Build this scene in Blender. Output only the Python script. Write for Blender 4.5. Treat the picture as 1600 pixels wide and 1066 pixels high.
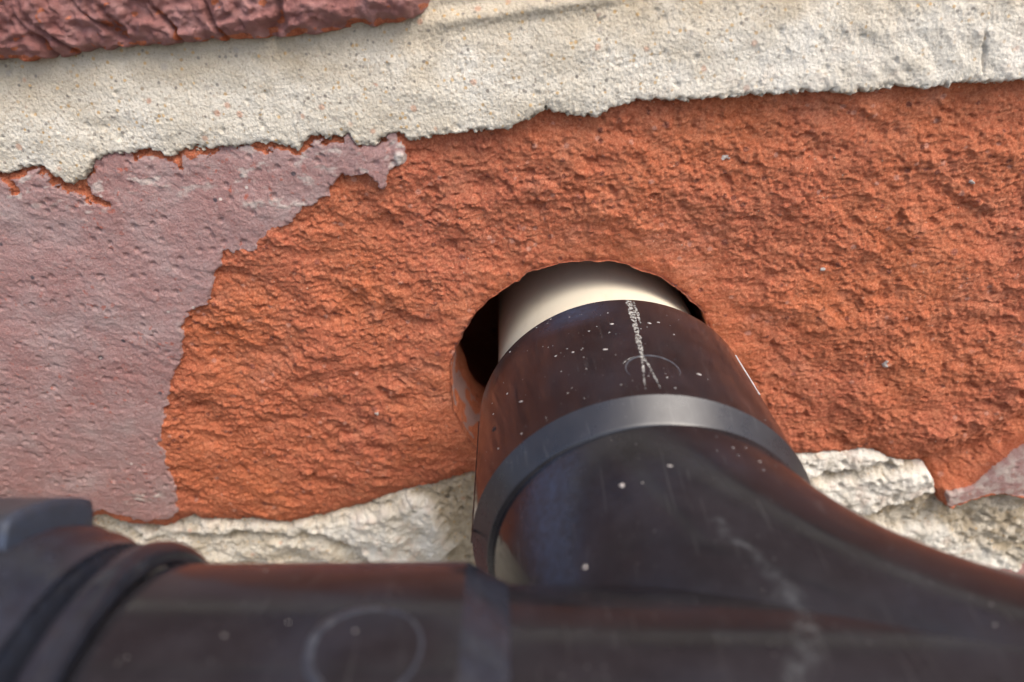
import bpy, math, random
import numpy as np
from mathutils import Matrix

MM = 0.001
scene = bpy.context.scene
for o in list(bpy.data.objects):
    bpy.data.objects.remove(o)

# ------------------------------------------------------------------ camera
# looking about 30 degrees down at the wall, phone held 10 cm from the bricks and rolled 5 degrees
CAMR = np.array([[0.99487426, 0.0, -0.10111981],
                 [-0.08704022, -0.50900547, -0.85635123],
                 [-0.05147054, 0.86076328, -0.50639644]])
cd = bpy.data.cameras.new('camera')
cam = bpy.data.objects.new('camera', cd)
scene.collection.objects.link(cam)
r_, u_, b_ = CAMR[0], -CAMR[1], -CAMR[2]
cam.matrix_world = Matrix(((r_[0], u_[0], b_[0], 0.0), (r_[1], u_[1], b_[1], -0.100),
                           (r_[2], u_[2], b_[2], 0.0), (0, 0, 0, 1)))
cd.sensor_width = 36.0
cd.lens = 26.0
cd.clip_start = 0.004
cd.clip_end = 200.0
cd.dof.use_dof = True
cd.dof.focus_distance = 0.106
cd.dof.aperture_fstop = 18.0
scene.camera = cam

# ------------------------------------------------------------------ light
SUN_EL, SUN_AZ = math.radians(56), math.radians(52)      # azimuth: to the right of straight out of the wall
world = bpy.data.worlds.new("World")
scene.world = world
world.use_nodes = True
wn = world.node_tree
wn.nodes.clear()
sky = wn.nodes.new('ShaderNodeTexSky')
sky.sky_type = 'NISHITA'
sky.sun_disc = False
sky.sun_elevation = SUN_EL
sky.sun_rotation = math.pi - SUN_AZ
sky.air_density = 1.0
sky.dust_density = 4.0
sky.ozone_density = 1.0
bg = wn.nodes.new('ShaderNodeBackground')
bg.inputs['Strength'].default_value = 0.15
wo = wn.nodes.new('ShaderNodeOutputWorld')
wn.links.new(sky.outputs[0], bg.inputs[0])
wn.links.new(bg.outputs[0], wo.inputs[0])

sd = bpy.data.lights.new('sun', 'SUN')
sd.energy = 1.3
sd.angle = math.radians(45)
sd.color = (1.0, 0.95, 0.87)
sun = bpy.data.objects.new('sun', sd)
scene.collection.objects.link(sun)
to_sun = np.array([math.sin(SUN_AZ) * math.cos(SUN_EL), -math.cos(SUN_AZ) * math.cos(SUN_EL), math.sin(SUN_EL)])
from mathutils import Vector
sun.rotation_euler = Vector(to_sun).to_track_quat('Z', 'Y').to_euler()
sun.location = (0.5, -1.0, 1.2)

scene.view_settings.view_transform = 'Standard'
scene.view_settings.look = 'None'
scene.view_settings.exposure = 1.06
scene.view_settings.gamma = 1.0
scene.view_settings.use_curve_mapping = False

# ------------------------------------------------------------------ numpy noise
def _hash(ix, iy, seed):
    h = (ix.astype(np.int64) * 374761393 + iy.astype(np.int64) * 668265263 + seed * 974711) & 0x7fffffff
    h = ((h ^ (h >> 13)) * 1274126177) & 0x7fffffff
    h = ((h ^ (h >> 15)) * 668265263) & 0x7fffffff
    return (h ^ (h >> 16)) & 0x7fffffff

def perlin(x, y, seed=0):
    x = np.asarray(x, float); y = np.asarray(y, float)
    ix = np.floor(x); iy = np.floor(y)
    fx = x - ix; fy = y - iy
    u = fx * fx * fx * (fx * (fx * 6 - 15) + 10)
    v = fy * fy * fy * (fy * (fy * 6 - 15) + 10)
    def g(dx, dy):
        a = _hash(ix + dx, iy + dy, seed) * (2 * math.pi / 0x7fffffff)
        return np.cos(a) * (fx - dx) + np.sin(a) * (fy - dy)
    a = g(0, 0); b = g(1, 0); c = g(0, 1); d = g(1, 1)
    return (a + u * (b - a) + v * ((c + u * (d - c)) - (a + u * (b - a)))) * 1.4

def fbm(x, y, seed=0, octaves=4, gain=0.5, lac=2.03):
    s = 0; a = 1.0
    for k in range(octaves):
        s = s + a * perlin(x, y, seed + k * 17)
        x = x * lac + 3.7; y = y * lac - 1.9; a *= gain
    return s

def ridged(x, y, seed=0, octaves=3, gain=0.5):
    s = 0; a = 1.0
    for k in range(octaves):
        s = s + a * (1 - 2 * np.abs(perlin(x, y, seed + k * 31)))
        x = x * 2.1 + 1.3; y = y * 2.1 + 7.1; a *= gain
    return s

def worley(x, y, seed=0):
    """distance to the nearest point and a random value of that point"""
    x = np.asarray(x, float); y = np.asarray(y, float)
    ix = np.floor(x); iy = np.floor(y)
    best = np.full(x.shape, 9.0); val = np.zeros(x.shape); sec = np.full(x.shape, 9.0)
    for dx in (-1, 0, 1):
        for dy in (-1, 0, 1):
            cx = ix + dx; cy = iy + dy
            h1 = _hash(cx, cy, seed) / 0x7fffffff
            h2 = _hash(cx, cy, seed + 57) / 0x7fffffff
            d = (cx + h1 - x) ** 2 + (cy + h2 - y) ** 2
            m = d < best
            sec = np.where(m, best, np.minimum(sec, d))
            val = np.where(m, _hash(cx, cy, seed + 91) / 0x7fffffff, val)
            best = np.where(m, d, best)
    return np.sqrt(best), val, np.sqrt(sec)

def facet(x, y, seed=0, tilt=1.0, soft=0.22):
    """broken chips: every cell a small plane of its own height and slant"""
    x = np.asarray(x, float); y = np.asarray(y, float)
    ix = np.floor(x); iy = np.floor(y)
    b1 = np.full(x.shape, 9.0); b2 = b1.copy(); h1 = np.zeros(x.shape); h2 = h1.copy()
    for dx in (-1, 0, 1):
        for dy in (-1, 0, 1):
            cx = ix + dx; cy = iy + dy
            u = _hash(cx, cy, seed) / 0x7fffffff; v = _hash(cx, cy, seed + 57) / 0x7fffffff
            ex = x - cx - u; ey = y - cy - v
            d = np.sqrt(ex * ex + ey * ey)
            h = (_hash(cx, cy, seed + 91) / 0x7fffffff - 0.5) + tilt * (ex * (_hash(cx, cy, seed + 13) / 0x7fffffff - 0.5) + ey * (_hash(cx, cy, seed + 29) / 0x7fffffff - 0.5))
            m1 = d < b1; m2 = (~m1) & (d < b2)
            h2 = np.where(m1, h1, np.where(m2, h, h2)); b2 = np.where(m1, b1, np.where(m2, d, b2))
            h1 = np.where(m1, h, h1); b1 = np.where(m1, d, b1)
    w = 0.5 + 0.5 * sstep(0, soft, b2 - b1)
    return h1 * w + h2 * (1 - w)

def sstep(a, b, x):
    t = np.clip((x - a) / (b - a), 0, 1)
    return t * t * (3 - 2 * t)

def poly_sd(x, z, poly):
    """signed distance to a closed polygon, positive inside"""
    p = np.array(poly, float); n = len(p)
    d = np.full(x.shape, 1e9); inside = np.zeros(x.shape, bool)
    for i in range(n):
        a = p[i]; b = p[(i + 1) % n]
        e = b - a
        t = np.clip(((x - a[0]) * e[0] + (z - a[1]) * e[1]) / (e @ e + 1e-12), 0, 1)
        d = np.minimum(d, (x - a[0] - t * e[0]) ** 2 + (z - a[1] - t * e[1]) ** 2)
        c = ((a[1] > z) != (b[1] > z))
        xi = e[0] * (z - a[1]) / (e[1] if abs(e[1]) > 1e-9 else 1e-9) + a[0]
        inside ^= c & (x < xi)
    d = np.sqrt(d)
    return np.where(inside, d, -d)

# ------------------------------------------------------------------ mesh helpers
def link(name, mesh, parent=None):
    o = bpy.data.objects.new(name, mesh)
    scene.collection.objects.link(o)
    if parent: o.parent = parent
    return o

def tag(o, label=None, category=None, group=None, kind=None):
    if label: o['label'] = label
    if category: o['category'] = category
    if group: o['group'] = group
    if kind: o['kind'] = kind
    return o

def thing(name, label, category, loc=(0, 0, 0), group=None):
    o = bpy.data.objects.new(name, None)
    o.empty_display_size = 0.02
    scene.collection.objects.link(o)
    o.location = loc
    return tag(o, label, category, group)

class Acc:
    force = None  # when set: one even blue amount, paints in a sky reflection
    """collects vertices (mm), faces of 3 or 4 corners and vertex attributes"""
    def __init__(self): self.v = []; self.q = []; self.t = []; self.n = 0; self.attr = {}
    def add(self, v, quads=None, tris=None, **attrs):
        v = np.asarray(v, float).reshape(-1, 3)
        if quads is not None and len(quads): self.q.append(np.asarray(quads, np.int64).reshape(-1, 4) + self.n)
        if tris is not None and len(tris): self.t.append(np.asarray(tris, np.int64).reshape(-1, 3) + self.n)
        for k, a in attrs.items():
            self.attr.setdefault(k, []).append((self.n, np.asarray(a, float).ravel()))
        self.v.append(v); self.n += len(v)
    def mesh(self, name, mat, smooth=True):
        v = np.concatenate(self.v) * MM
        q = np.concatenate(self.q) if self.q else np.zeros((0, 4), np.int64)
        t = np.concatenate(self.t) if self.t else np.zeros((0, 3), np.int64)
        me = bpy.data.meshes.new(name)
        me.vertices.add(len(v)); me.vertices.foreach_set('co', v.astype(np.float32).ravel())
        loops = np.concatenate([q.ravel(), t.ravel()]).astype(np.int32)
        me.loops.add(len(loops)); me.loops.foreach_set('vertex_index', loops)
        tot = np.concatenate([np.full(len(q), 4), np.full(len(t), 3)]).astype(np.int32)
        start = np.concatenate([[0], np.cumsum(tot)[:-1]]).astype(np.int32)
        me.polygons.add(len(tot)); me.polygons.foreach_set('loop_start', start)
        me.polygons.foreach_set('loop_total', tot)
        me.update(calc_edges=True)
        me.polygons.foreach_set('use_smooth', np.full(len(tot), smooth))
        for k, parts in self.attr.items():
            arr = np.zeros(len(v), np.float32)
            for s, a in parts: arr[s:s + len(a)] = a
            at = me.attributes.new(k, 'FLOAT', 'POINT'); at.data.foreach_set('value', arr)
        me.materials.append(mat)
        me.update()
        return me

def grid_quads(nx, nz, keep=None):
    i = np.arange(nx * nz).reshape(nz, nx)
    q = np.stack([i[:-1, :-1], i[:-1, 1:], i[1:, 1:], i[1:, :-1]], -1)
    if keep is not None:
        k = keep[:-1, :-1] & keep[:-1, 1:] & keep[1:, 1:] & keep[1:, :-1]
        q = q[k]
    return q.reshape(-1, 4)

def add_field(acc, X, Z, H, keep=None, skirt=12.0, **attrs):
    """a relief over the wall plane: H is mm in front of the brick faces; a skirt closes its border"""
    nz, nx = X.shape
    v = np.stack([X, -H, Z], -1)
    q = grid_quads(nx, nz, keep)
    base = acc.n
    if keep is not None:                                  # drop unused vertices
        used = np.zeros(nx * nz, bool); used[q.ravel()] = True
        idx = np.cumsum(used) - 1
        acc.add(v.reshape(-1, 3)[used], idx[q], **{k: np.asarray(a).ravel()[used] for k, a in attrs.items()})
    else:
        acc.add(v, q, **attrs)
    if skirt:
        ring = np.concatenate([np.stack([np.zeros(nx, int), np.arange(nx)], 1),
                               np.stack([np.arange(nz), np.full(nz, nx - 1)], 1),
                               np.stack([np.full(nx, nz - 1), np.arange(nx)[::-1]], 1),
                               np.stack([np.arange(nz)[::-1], np.zeros(nz, int)], 1)])
        f = v[ring[:, 0], ring[:, 1]]
        bk = f.copy(); bk[:, 1] = skirt
        n = len(f); j = np.arange(n - 1)
        a2 = {k: np.tile(np.asarray(a)[ring[:, 0], ring[:, 1]], 2) for k, a in attrs.items()}
        acc.add(np.concatenate([f, bk]), np.stack([j, j + n, j + n + 1, j + 1], 1), **a2)

def spaced(parts):
    """1-D coordinates from (start, stop, step) runs"""
    out = []
    for a, b, s in parts:
        n = max(1, int(round((b - a) / s)))
        out.append(np.linspace(a, b, n, endpoint=False))
    out.append(np.array([parts[-1][1]]))
    return np.concatenate(out)

# ------------------------------------------------------------------ materials
class NT:
    def __init__(self, name):
        self.m = bpy.data.materials.new(name); self.m.use_nodes = True
        self.t = self.m.node_tree; self.p = self.t.nodes['Principled BSDF']
        tc = self.t.nodes.new('ShaderNodeTexCoord')
        mp = self.t.nodes.new('ShaderNodeMapping'); mp.inputs['Scale'].default_value = (1000, 1000, 1000)
        self.t.links.new(tc.outputs['Object'], mp.inputs[0]); self.co = mp.outputs[0]
    def L(self, a, b): self.t.links.new(a, b)
    def val(self, x, sock):
        if hasattr(x, 'links'): self.L(x, sock)
        else: sock.default_value = x
    def noise(self, scale, detail=4, rough=0.55, dist=0.0, stretch=None):
        n = self.t.nodes.new('ShaderNodeTexNoise'); n.inputs['Scale'].default_value = scale
        n.inputs['Detail'].default_value = detail; n.inputs['Roughness'].default_value = rough
        n.inputs['Distortion'].default_value = dist
        co = self.co
        if stretch:
            mp = self.t.nodes.new('ShaderNodeMapping'); mp.inputs['Scale'].default_value = stretch
            self.L(co, mp.inputs[0]); co = mp.outputs[0]
        self.L(co, n.inputs['Vector']); return n.outputs['Fac']
    def voro(self, scale, out='Color', feature='F1'):
        n = self.t.nodes.new('ShaderNodeTexVoronoi'); n.inputs['Scale'].default_value = scale; n.feature = feature
        self.L(self.co, n.inputs['Vector']); return n.outputs[out]
    def sep(self, col):
        n = self.t.nodes.new('ShaderNodeSeparateColor'); self.L(col, n.inputs[0]); return n.outputs
    def ramp(self, fac, stops, interp='LINEAR'):
        n = self.t.nodes.new('ShaderNodeValToRGB'); n.color_ramp.interpolation = interp
        el = n.color_ramp.elements
        while len(el) < len(stops): el.new(0.5)
        for e, (p, c) in zip(el, stops):
            e.position = p; e.color = (c, c, c, 1) if isinstance(c, (int, float)) else (*c, 1)
        self.L(fac, n.inputs[0]); return n.outputs[0]
    def mix(self, f, a, b, mode='MIX'):
        n = self.t.nodes.new('ShaderNodeMix'); n.data_type = 'RGBA'; n.blend_type = mode
        self.val(f, n.inputs[0])
        for x, s in ((a, n.inputs[6]), (b, n.inputs[7])):
            if hasattr(x, 'links'): self.L(x, s)
            else: s.default_value = (x, x, x, 1) if isinstance(x, (int, float)) else (*x, 1)
        return n.outputs[2]
    def math(self, op, a, b=0.0, clamp=False):
        n = self.t.nodes.new('ShaderNodeMath'); n.operation = op; n.use_clamp = clamp
        self.val(a, n.inputs[0]); self.val(b, n.inputs[1]); return n.outputs[0]
    def attr(self, name):
        n = self.t.nodes.new('ShaderNodeAttribute'); n.attribute_name = name; return n.outputs['Fac']
    def bump(self, h, dist, strength=1.0, prev=None):
        n = self.t.nodes.new('ShaderNodeBump'); n.inputs['Distance'].default_value = dist
        n.inputs['Strength'].default_value = strength
        self.L(h, n.inputs['Height'])
        if prev is not None: self.L(prev, n.inputs['Normal'])
        return n.outputs[0]
    def out(self, color=None, rough=None, normal=None, spec=None, **kw):
        if color is not None:
            if hasattr(color, 'links'): self.L(color, self.p.inputs['Base Color'])
            else: self.p.inputs['Base Color'].default_value = (*color, 1)
        if rough is not None: self.val(rough, self.p.inputs['Roughness'])
        if normal is not None: self.L(normal, self.p.inputs['Normal'])
        if spec is not None: self.val(spec, self.p.inputs['Specular IOR Level'])
        for k, x in kw.items(): self.p.inputs[k].default_value = x
        return self.m

def brick_material():
    n = NT('fired_clay')
    skin = n.attr('skin')
    # raw clay behind the broken face
    big = n.noise(0.045, 3, 0.5)
    mid = n.noise(0.35, 5, 0.6)
    raw = n.ramp(big, [(0.3, (0.53, 0.152, 0.062)), (0.52, (0.49, 0.142, 0.070)), (0.72, (0.45, 0.132, 0.076))])
    raw = n.mix(n.ramp(mid, [(0.46, 0.0), (0.66, 0.5)]), raw, (0.56, 0.20, 0.10))
    raw = n.mix(n.ramp(n.noise(0.6, 4, 0.6), [(0.54, 0.0), (0.72, 0.4)]), raw, (0.30, 0.075, 0.035))
    raw = n.mix(n.ramp(n.noise(0.16, 4, 0.6), [(0.55, 0.0), (0.72, 0.45)]), raw, (0.52, 0.215, 0.135))
    c4 = n.sep(n.voro(0.33)); d4 = n.voro(0.33, 'Distance'); n4 = n.ramp(n.math('ADD', d4, n.math('MULTIPLY', n.noise(1.4, 3, 0.6), 0.22)), [(0.24, 1.0), (0.32, 0.0)])
    raw = n.mix(n.math('MULTIPLY', n.ramp(c4[0], [(0.91, 0.0), (0.92, 0.75)]), n4), raw, (0.20, 0.065, 0.055))
    raw = n.mix(n.math('MULTIPLY', n.ramp(c4[1], [(0.93, 0.0), (0.94, 0.7)]), n4), raw, (0.52, 0.26, 0.20))
    cell = n.sep(n.voro(0.75))
    cd_ = n.voro(0.75, 'Distance')
    near = n.ramp(cd_, [(0.22, 1.0), (0.36, 0.0)])
    raw = n.mix(n.math('MULTIPLY', n.ramp(cell[0], [(0.90, 0.0), (0.92, 0.8)]), near), raw, (0.12, 0.035, 0.03))
    raw = n.mix(n.math('MULTIPLY', n.ramp(cell[1], [(0.93, 0.0), (0.95, 0.7)]), near), raw, (0.60, 0.30, 0.22))
    c2 = n.sep(n.voro(1.9)); d2 = n.voro(1.9, 'Distance')
    raw = n.mix(n.math('MULTIPLY', n.ramp(c2[2], [(0.975, 0.0), (0.98, 0.8)]), n.ramp(d2, [(0.14, 1.0), (0.24, 0.0)])), raw, (0.62, 0.50, 0.38))
    gn = n.noise(3.4, 3, 0.75)
    raw = n.mix(n.ramp(gn, [(0.50, 0.0), (0.66, 0.55)]), raw, (0.66, 0.30, 0.17))
    raw = n.mix(n.ramp(gn, [(0.34, 0.6), (0.48, 0.0)]), raw, (0.27, 0.062, 0.028))
    # purple fired skin
    sk = n.ramp(n.noise(0.11, 5, 0.6), [(0.3, (0.36, 0.172, 0.150)), (0.5, (0.39, 0.228, 0.208)), (0.7, (0.42, 0.300, 0.280))])
    sk = n.mix(n.ramp(n.noise(0.5, 5, 0.65), [(0.55, 0.0), (0.75, 0.6)]), sk, (0.42, 0.32, 0.29))
    sk = n.mix(n.ramp(gn, [(0.52, 0.0), (0.70, 0.45)]), sk, (0.50, 0.40, 0.37))
    sk = n.mix(n.ramp(gn, [(0.30, 0.5), (0.46, 0.0)]), sk, (0.17, 0.085, 0.08))
    spots = n.math('MULTIPLY', n.ramp(n.noise(0.9, 4, 0.6), [(0.60, 0.0), (0.66, 0.75)]), n.ramp(n.noise(0.09, 3, 0.5), [(0.42, 0.0), (0.58, 1.0)]))
    sk = n.mix(spots, sk, (0.42, 0.105, 0.06))
    c3 = n.sep(n.voro(0.42)); d3 = n.voro(0.42, 'Distance')
    sk = n.mix(n.math('MULTIPLY', n.ramp(c3[0], [(0.955, 0.0), (0.96, 0.9)]), n.ramp(d3, [(0.12, 1.0), (0.2, 0.0)])), sk, (0.06, 0.05, 0.06))
    sk = n.mix(n.math('MULTIPLY', n.ramp(c3[1], [(0.982, 0.0), (0.985, 0.9)]), n.ramp(d3, [(0.06, 1.0), (0.13, 0.0)])), sk, (0.72, 0.62, 0.55))
    sk = n.mix(n.attr('lime'), sk, n.mix(n.noise(1.2), (0.5, 0.42, 0.38), (0.72, 0.66, 0.57)))
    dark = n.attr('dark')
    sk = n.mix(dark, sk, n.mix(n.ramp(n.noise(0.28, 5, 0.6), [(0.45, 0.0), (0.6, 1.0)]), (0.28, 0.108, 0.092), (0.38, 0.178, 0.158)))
    m = n.math('ADD', skin, n.math('MULTIPLY', n.math('SUBTRACT', n.noise(1.6, 4, 0.6), 0.5), 0.55))
    m = n.ramp(m, [(0.42, 0.0), (0.58, 1.0)])
    col = n.mix(m, raw, sk)
    h = n.noise(2.6, 6, 0.75)
    b = n.bump(h, 0.00045, 0.9)
    b = n.bump(n.noise(5.0, 3, 0.7), 0.00016, 0.8, b)
    return n.out(col, n.mix(m, 0.92, 0.62), b, spec=n.mix(m, 0.2, 0.4))

def mortar_material():
    n = NT('lime_mortar')
    base = n.ramp(n.noise(0.10, 4, 0.6), [(0.3, (0.56, 0.50, 0.395)), (0.55, (0.64, 0.59, 0.495)), (0.75, (0.71, 0.67, 0.585))])
    tan = n.attr('tan')
    base = n.mix(tan, base, n.mix(n.noise(0.9, 4, 0.65), (0.30, 0.24, 0.155), (0.56, 0.48, 0.36)))
    g = n.sep(n.voro(1.7)); gd = n.voro(1.7, 'Distance')
    near = n.ramp(gd, [(0.28, 1.0), (0.5, 0.0)])
    sm = n.attr('smear')
    grain = n.math('MULTIPLY', near, n.math('SUBTRACT', 1.0, n.math('MULTIPLY', sm, 0.35)))
    base = n.mix(n.math('MULTIPLY', n.ramp(g[0], [(0.55, 0.0), (0.85, 0.8)]), grain), base, (0.46, 0.39, 0.30))
    base = n.mix(n.math('MULTIPLY', n.ramp(n.noise(2.8, 3, 0.7), [(0.54, 0.0), (0.68, 0.8)]), n.math('SUBTRACT', 1.0, n.math('MULTIPLY', sm, 0.6))), base, (0.33, 0.27, 0.20))
    base = n.mix(n.math('MULTIPLY', n.ramp(g[1], [(0.93, 0.0), (0.945, 0.7)]), grain), base, (0.15, 0.135, 0.12))
    base = n.mix(n.math('MULTIPLY', n.ramp(g[2], [(0.92, 0.0), (0.94, 0.7)]), grain), base, (0.48, 0.29, 0.10))
    g2 = n.sep(n.voro(0.62)); d2 = n.voro(0.62, 'Distance')
    n2 = n.ramp(d2, [(0.2, 1.0), (0.34, 0.0)])
    base = n.mix(n.math('MULTIPLY', n.ramp(g2[0], [(0.93, 0.0), (0.94, 0.65)]), n2), base, (0.36, 0.32, 0.27))
    base = n.mix(n.math('MULTIPLY', n.ramp(g2[1], [(0.95, 0.0), (0.96, 0.6)]), n2), base, (0.50, 0.25, 0.15))
    pk = n.ramp(n.noise(0.33, 4, 0.6), [(0.52, 0.0), (0.66, 0.5)])
    base = n.mix(n.math('MULTIPLY', sm, n.ramp(n.noise(0.25, 4, 0.55), [(0.35, 0.2), (0.6, 0.85)])), base, (0.73, 0.70, 0.63))
    base = n.mix(n.math('MULTIPLY', sm, pk), base, (0.60, 0.47, 0.38))
    b = n.bump(n.noise(3.2, 4, 0.75), 0.00035, 0.8)
    b = n.bump(n.voro(2.4, 'Distance'), 0.00018, 0.5, b)
    return n.out(base, 0.93, b, spec=0.25)

def plastic_material(name, worn=0.0, dusty=0.0, rough0=0.0, spec=0.32):
    n = NT(name)
    dust = n.ramp(n.noise(0.16, 5, 0.6), [(0.42, 0.0), (0.72, 1.0)])
    fine = n.noise(1.5, 5, 0.65)
    mott = n.noise(0.5, 5, 0.65)
    base = n.mix(mott, (0.007, 0.0066, 0.0078), (0.018, 0.0168, 0.0195))
    base = n.mix(n.math('MULTIPLY', dust, 0.13 + dusty), base, (0.060, 0.060, 0.070))
    base = n.mix(n.math('MULTIPLY', n.ramp(fine, [(0.64, 0.0), (0.75, 1.0)]), 0.16), base, (0.10, 0.10, 0.105))
    dv = n.sep(n.voro(1.6)); dd = n.voro(1.6, 'Distance')
    fleck = n.math('MULTIPLY', n.ramp(dv[0], [(0.80, 0.0), (1.0, 0.8)]), n.ramp(dd, [(0.08, 1.0), (0.22, 0.0)]))
    base = n.mix(n.math('MULTIPLY', fleck, n.ramp(n.noise(0.10, 3, 0.6), [(0.42, 0.1), (0.62, 0.8)])), base, (0.16, 0.155, 0.155))
    scr = n.ramp(n.noise(0.9, 2, 0.5, 0.3, stretch=(2.6, 0.12, 0.5)), [(0.655, 0.0), (0.69, 1.0)])
    base = n.mix(n.math('MULTIPLY', scr, n.math('MULTIPLY', n.noise(0.13, 3, 0.6), 0.16)), base, (0.16, 0.155, 0.15))
    if worn: base = n.mix(n.math('MULTIPLY', n.noise(0.14, 3, 0.5), worn), base, (0.22, 0.235, 0.25))
    st = n.attr('stain')
    base = n.mix(n.math('MULTIPLY', st, n.ramp(n.noise(0.8, 5, 0.65), [(0.38, 0.05), (0.68, 0.8)])), base, (0.13, 0.14, 0.145))
    bl = n.attr('bloom')  # weather film on sweep and rim; painted sky reflection on collar, bead, shoulder
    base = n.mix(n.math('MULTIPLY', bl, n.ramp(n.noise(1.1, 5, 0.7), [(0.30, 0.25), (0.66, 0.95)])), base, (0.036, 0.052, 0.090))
    rough = n.math('ADD', n.ramp(n.noise(0.3, 5, 0.65), [(0.3, 0.08), (0.7, 0.24)]), n.math('MULTIPLY', n.math('ADD', st, bl, True), 0.25))
    b = n.bump(n.noise(0.8, 3, 0.5), 0.00002, 0.35)
    b = n.bump(n.noise(0.12, 2, 0.4), 0.00010, 0.3, b)
    return n.out(base, n.math('ADD', rough, rough0), b, spec=spec)

def simple(name, col, rough=0.6, bump=None, var=0.15, scale=1.0):
    n = NT(name)
    c = n.mix(n.noise(scale, 4, 0.6), tuple(x * (1 - var) for x in col), tuple(min(1, x * (1 + var)) for x in col))
    b = n.bump(n.noise(scale * 2, 5, 0.65), bump, 0.8) if bump else None
    return n.out(c, rough, b)

M_BRICK = brick_material()
M_MORTAR = mortar_material()
M_TEE = plastic_material('black_plastic')
M_CHAMF = plastic_material('worn_black_plastic', worn=0.02, rough0=0.15, spec=0.62)
M_NUT = plastic_material('dusty_black_plastic', dusty=0.0)
M_RIB = plastic_material('greyed_black_plastic', worn=0.16, dusty=0.05, rough0=0.16)
_c = NT('cream_plastic')
_b = _c.mix(_c.noise(0.08, 4, 0.6), (0.70, 0.63, 0.47), (0.76, 0.70, 0.55))
_b = _c.mix(_c.math('MULTIPLY', _c.ramp(_c.noise(0.5, 5, 0.65, stretch=(1, 0.3, 1)), [(0.55, 0.0), (0.75, 1.0)]), 0.22), _b, (0.45, 0.36, 0.23))
M_PVC = _c.out(_b, _c.ramp(_c.noise(0.3, 4, 0.6), [(0.3, 0.28), (0.7, 0.5)]), _c.bump(_c.noise(0.6, 4, 0.6), 0.00004, 0.5))
M_LIME = simple('limescale', (0.40, 0.39, 0.36), 0.85, 0.0002, 0.35, 1.6)
_n = M_LIME.node_tree; _p = _n.nodes['Principled BSDF']
_tc = _n.nodes.new('ShaderNodeTexCoord'); _mp = _n.nodes.new('ShaderNodeMapping'); _mp.inputs['Scale'].default_value = (1000, 1000, 1000)
_no = _n.nodes.new('ShaderNodeTexNoise'); _no.inputs['Scale'].default_value = 1.7; _no.inputs['Detail'].default_value = 4
_ra = _n.nodes.new('ShaderNodeValToRGB'); _ra.color_ramp.elements[0].position = 0.33; _ra.color_ramp.elements[1].position = 0.68
_n.links.new(_tc.outputs['Object'], _mp.inputs[0]); _n.links.new(_mp.outputs[0], _no.inputs['Vector'])
_n.links.new(_no.outputs['Fac'], _ra.inputs[0]); _n.links.new(_ra.outputs[0], _p.inputs['Alpha'])
M_SPECK = simple('paint_specks', (0.38, 0.35, 0.32), 0.6, None, 0.3, 0.6)
M_SCUFF = simple('scuffed_plastic', (0.42, 0.42, 0.42), 0.35, None, 0.3, 0.5)
M_GROUND = simple('paving_ground', (0.20, 0.185, 0.165), 0.9, 0.002, 0.3, 0.02)

# ------------------------------------------------------------------ ground
a = Acc()
xs = np.concatenate([[-40000, -4000], np.linspace(-1200, 1200, 25), [4000, 40000]])
zs = np.concatenate([np.linspace(-1200, 150, 16)]); zs = np.concatenate([[-40000, -4000], zs, [400, 40000]])
GX, GY = np.meshgrid(xs, zs)
a.add(np.stack([GX, GY, -420 + 3 * perlin(GX / 160, GY / 160, 3)], -1), grid_quads(len(xs), len(zs)))
tag(link('ground', a.mesh('ground', M_GROUND)), kind='structure')

# ------------------------------------------------------------------ the brick wall
TOP = [(-140, -24.5), (-110, -25.0), (-90, -24.4), (-73.8, -24.7), (-72.1, -25.1), (-70.4, -24.3), (-67.6, -24.3), (-66.5, -25.9), (-64.7, -27.2), (-62.1, -26.4), (-59.9, -24.3), (-56.9, -23.7), (-53.8, -23.9), (-51.9, -23.5), (-50.1, -24.9), (-48.7, -24.8), (-47.1, -24.0), (-43.7, -24.4), (-39.6, -24.4), (-34.7, -24.4), (-32.0, -25.7), (-29.6, -23.9), (-27.3, -24.5), (-24.6, -24.4), (-23.6, -26.1), (-21.5, -26.4), (-19.0, -24.8), (-17.4, -24.8), (-16.6, -26.1), (-13.0, -25.6), (-7.8, -25.7), (-2.6, -25.8), (0.5, -24.4), (1.9, -23.7), (4.3, -24.6), (7.7, -25.5), (9.4, -25.3), (13.3, -23.8), (17.9, -24.1), (21.2, -24.6), (25.4, -24.6), (31.2, -24.7), (37.9, -25.1), (42.1, -25.7), (46.2, -25.5), (51.1, -25.9), (56.0, -25.9), (64.3, -26.4), (110, -26.0)]
BOT = [(-140, -90.5), (-100, -90), (-84.7, -89.5), (-80.5, -92.7), (-75.3, -93.7), (-68.4, -91.2), (-67.8, -93.4), (-63.0, -93.4), (-53.8, -95.1), (-45.1, -94.4), (-36.4, -92.5), (-27.6, -89.8), (-20.4, -88.3), (-16.3, -87.2), (8, -91.0), (41.4, -88.7), (46.9, -88.5), (55.8, -89.4), (58.2, -91.1), (65.4, -94.8), (68.2, -100.7), (71.0, -100.6), (74.0, -98.6), (77.2, -98.2), (81.9, -99.4), (110, -97)]
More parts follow.
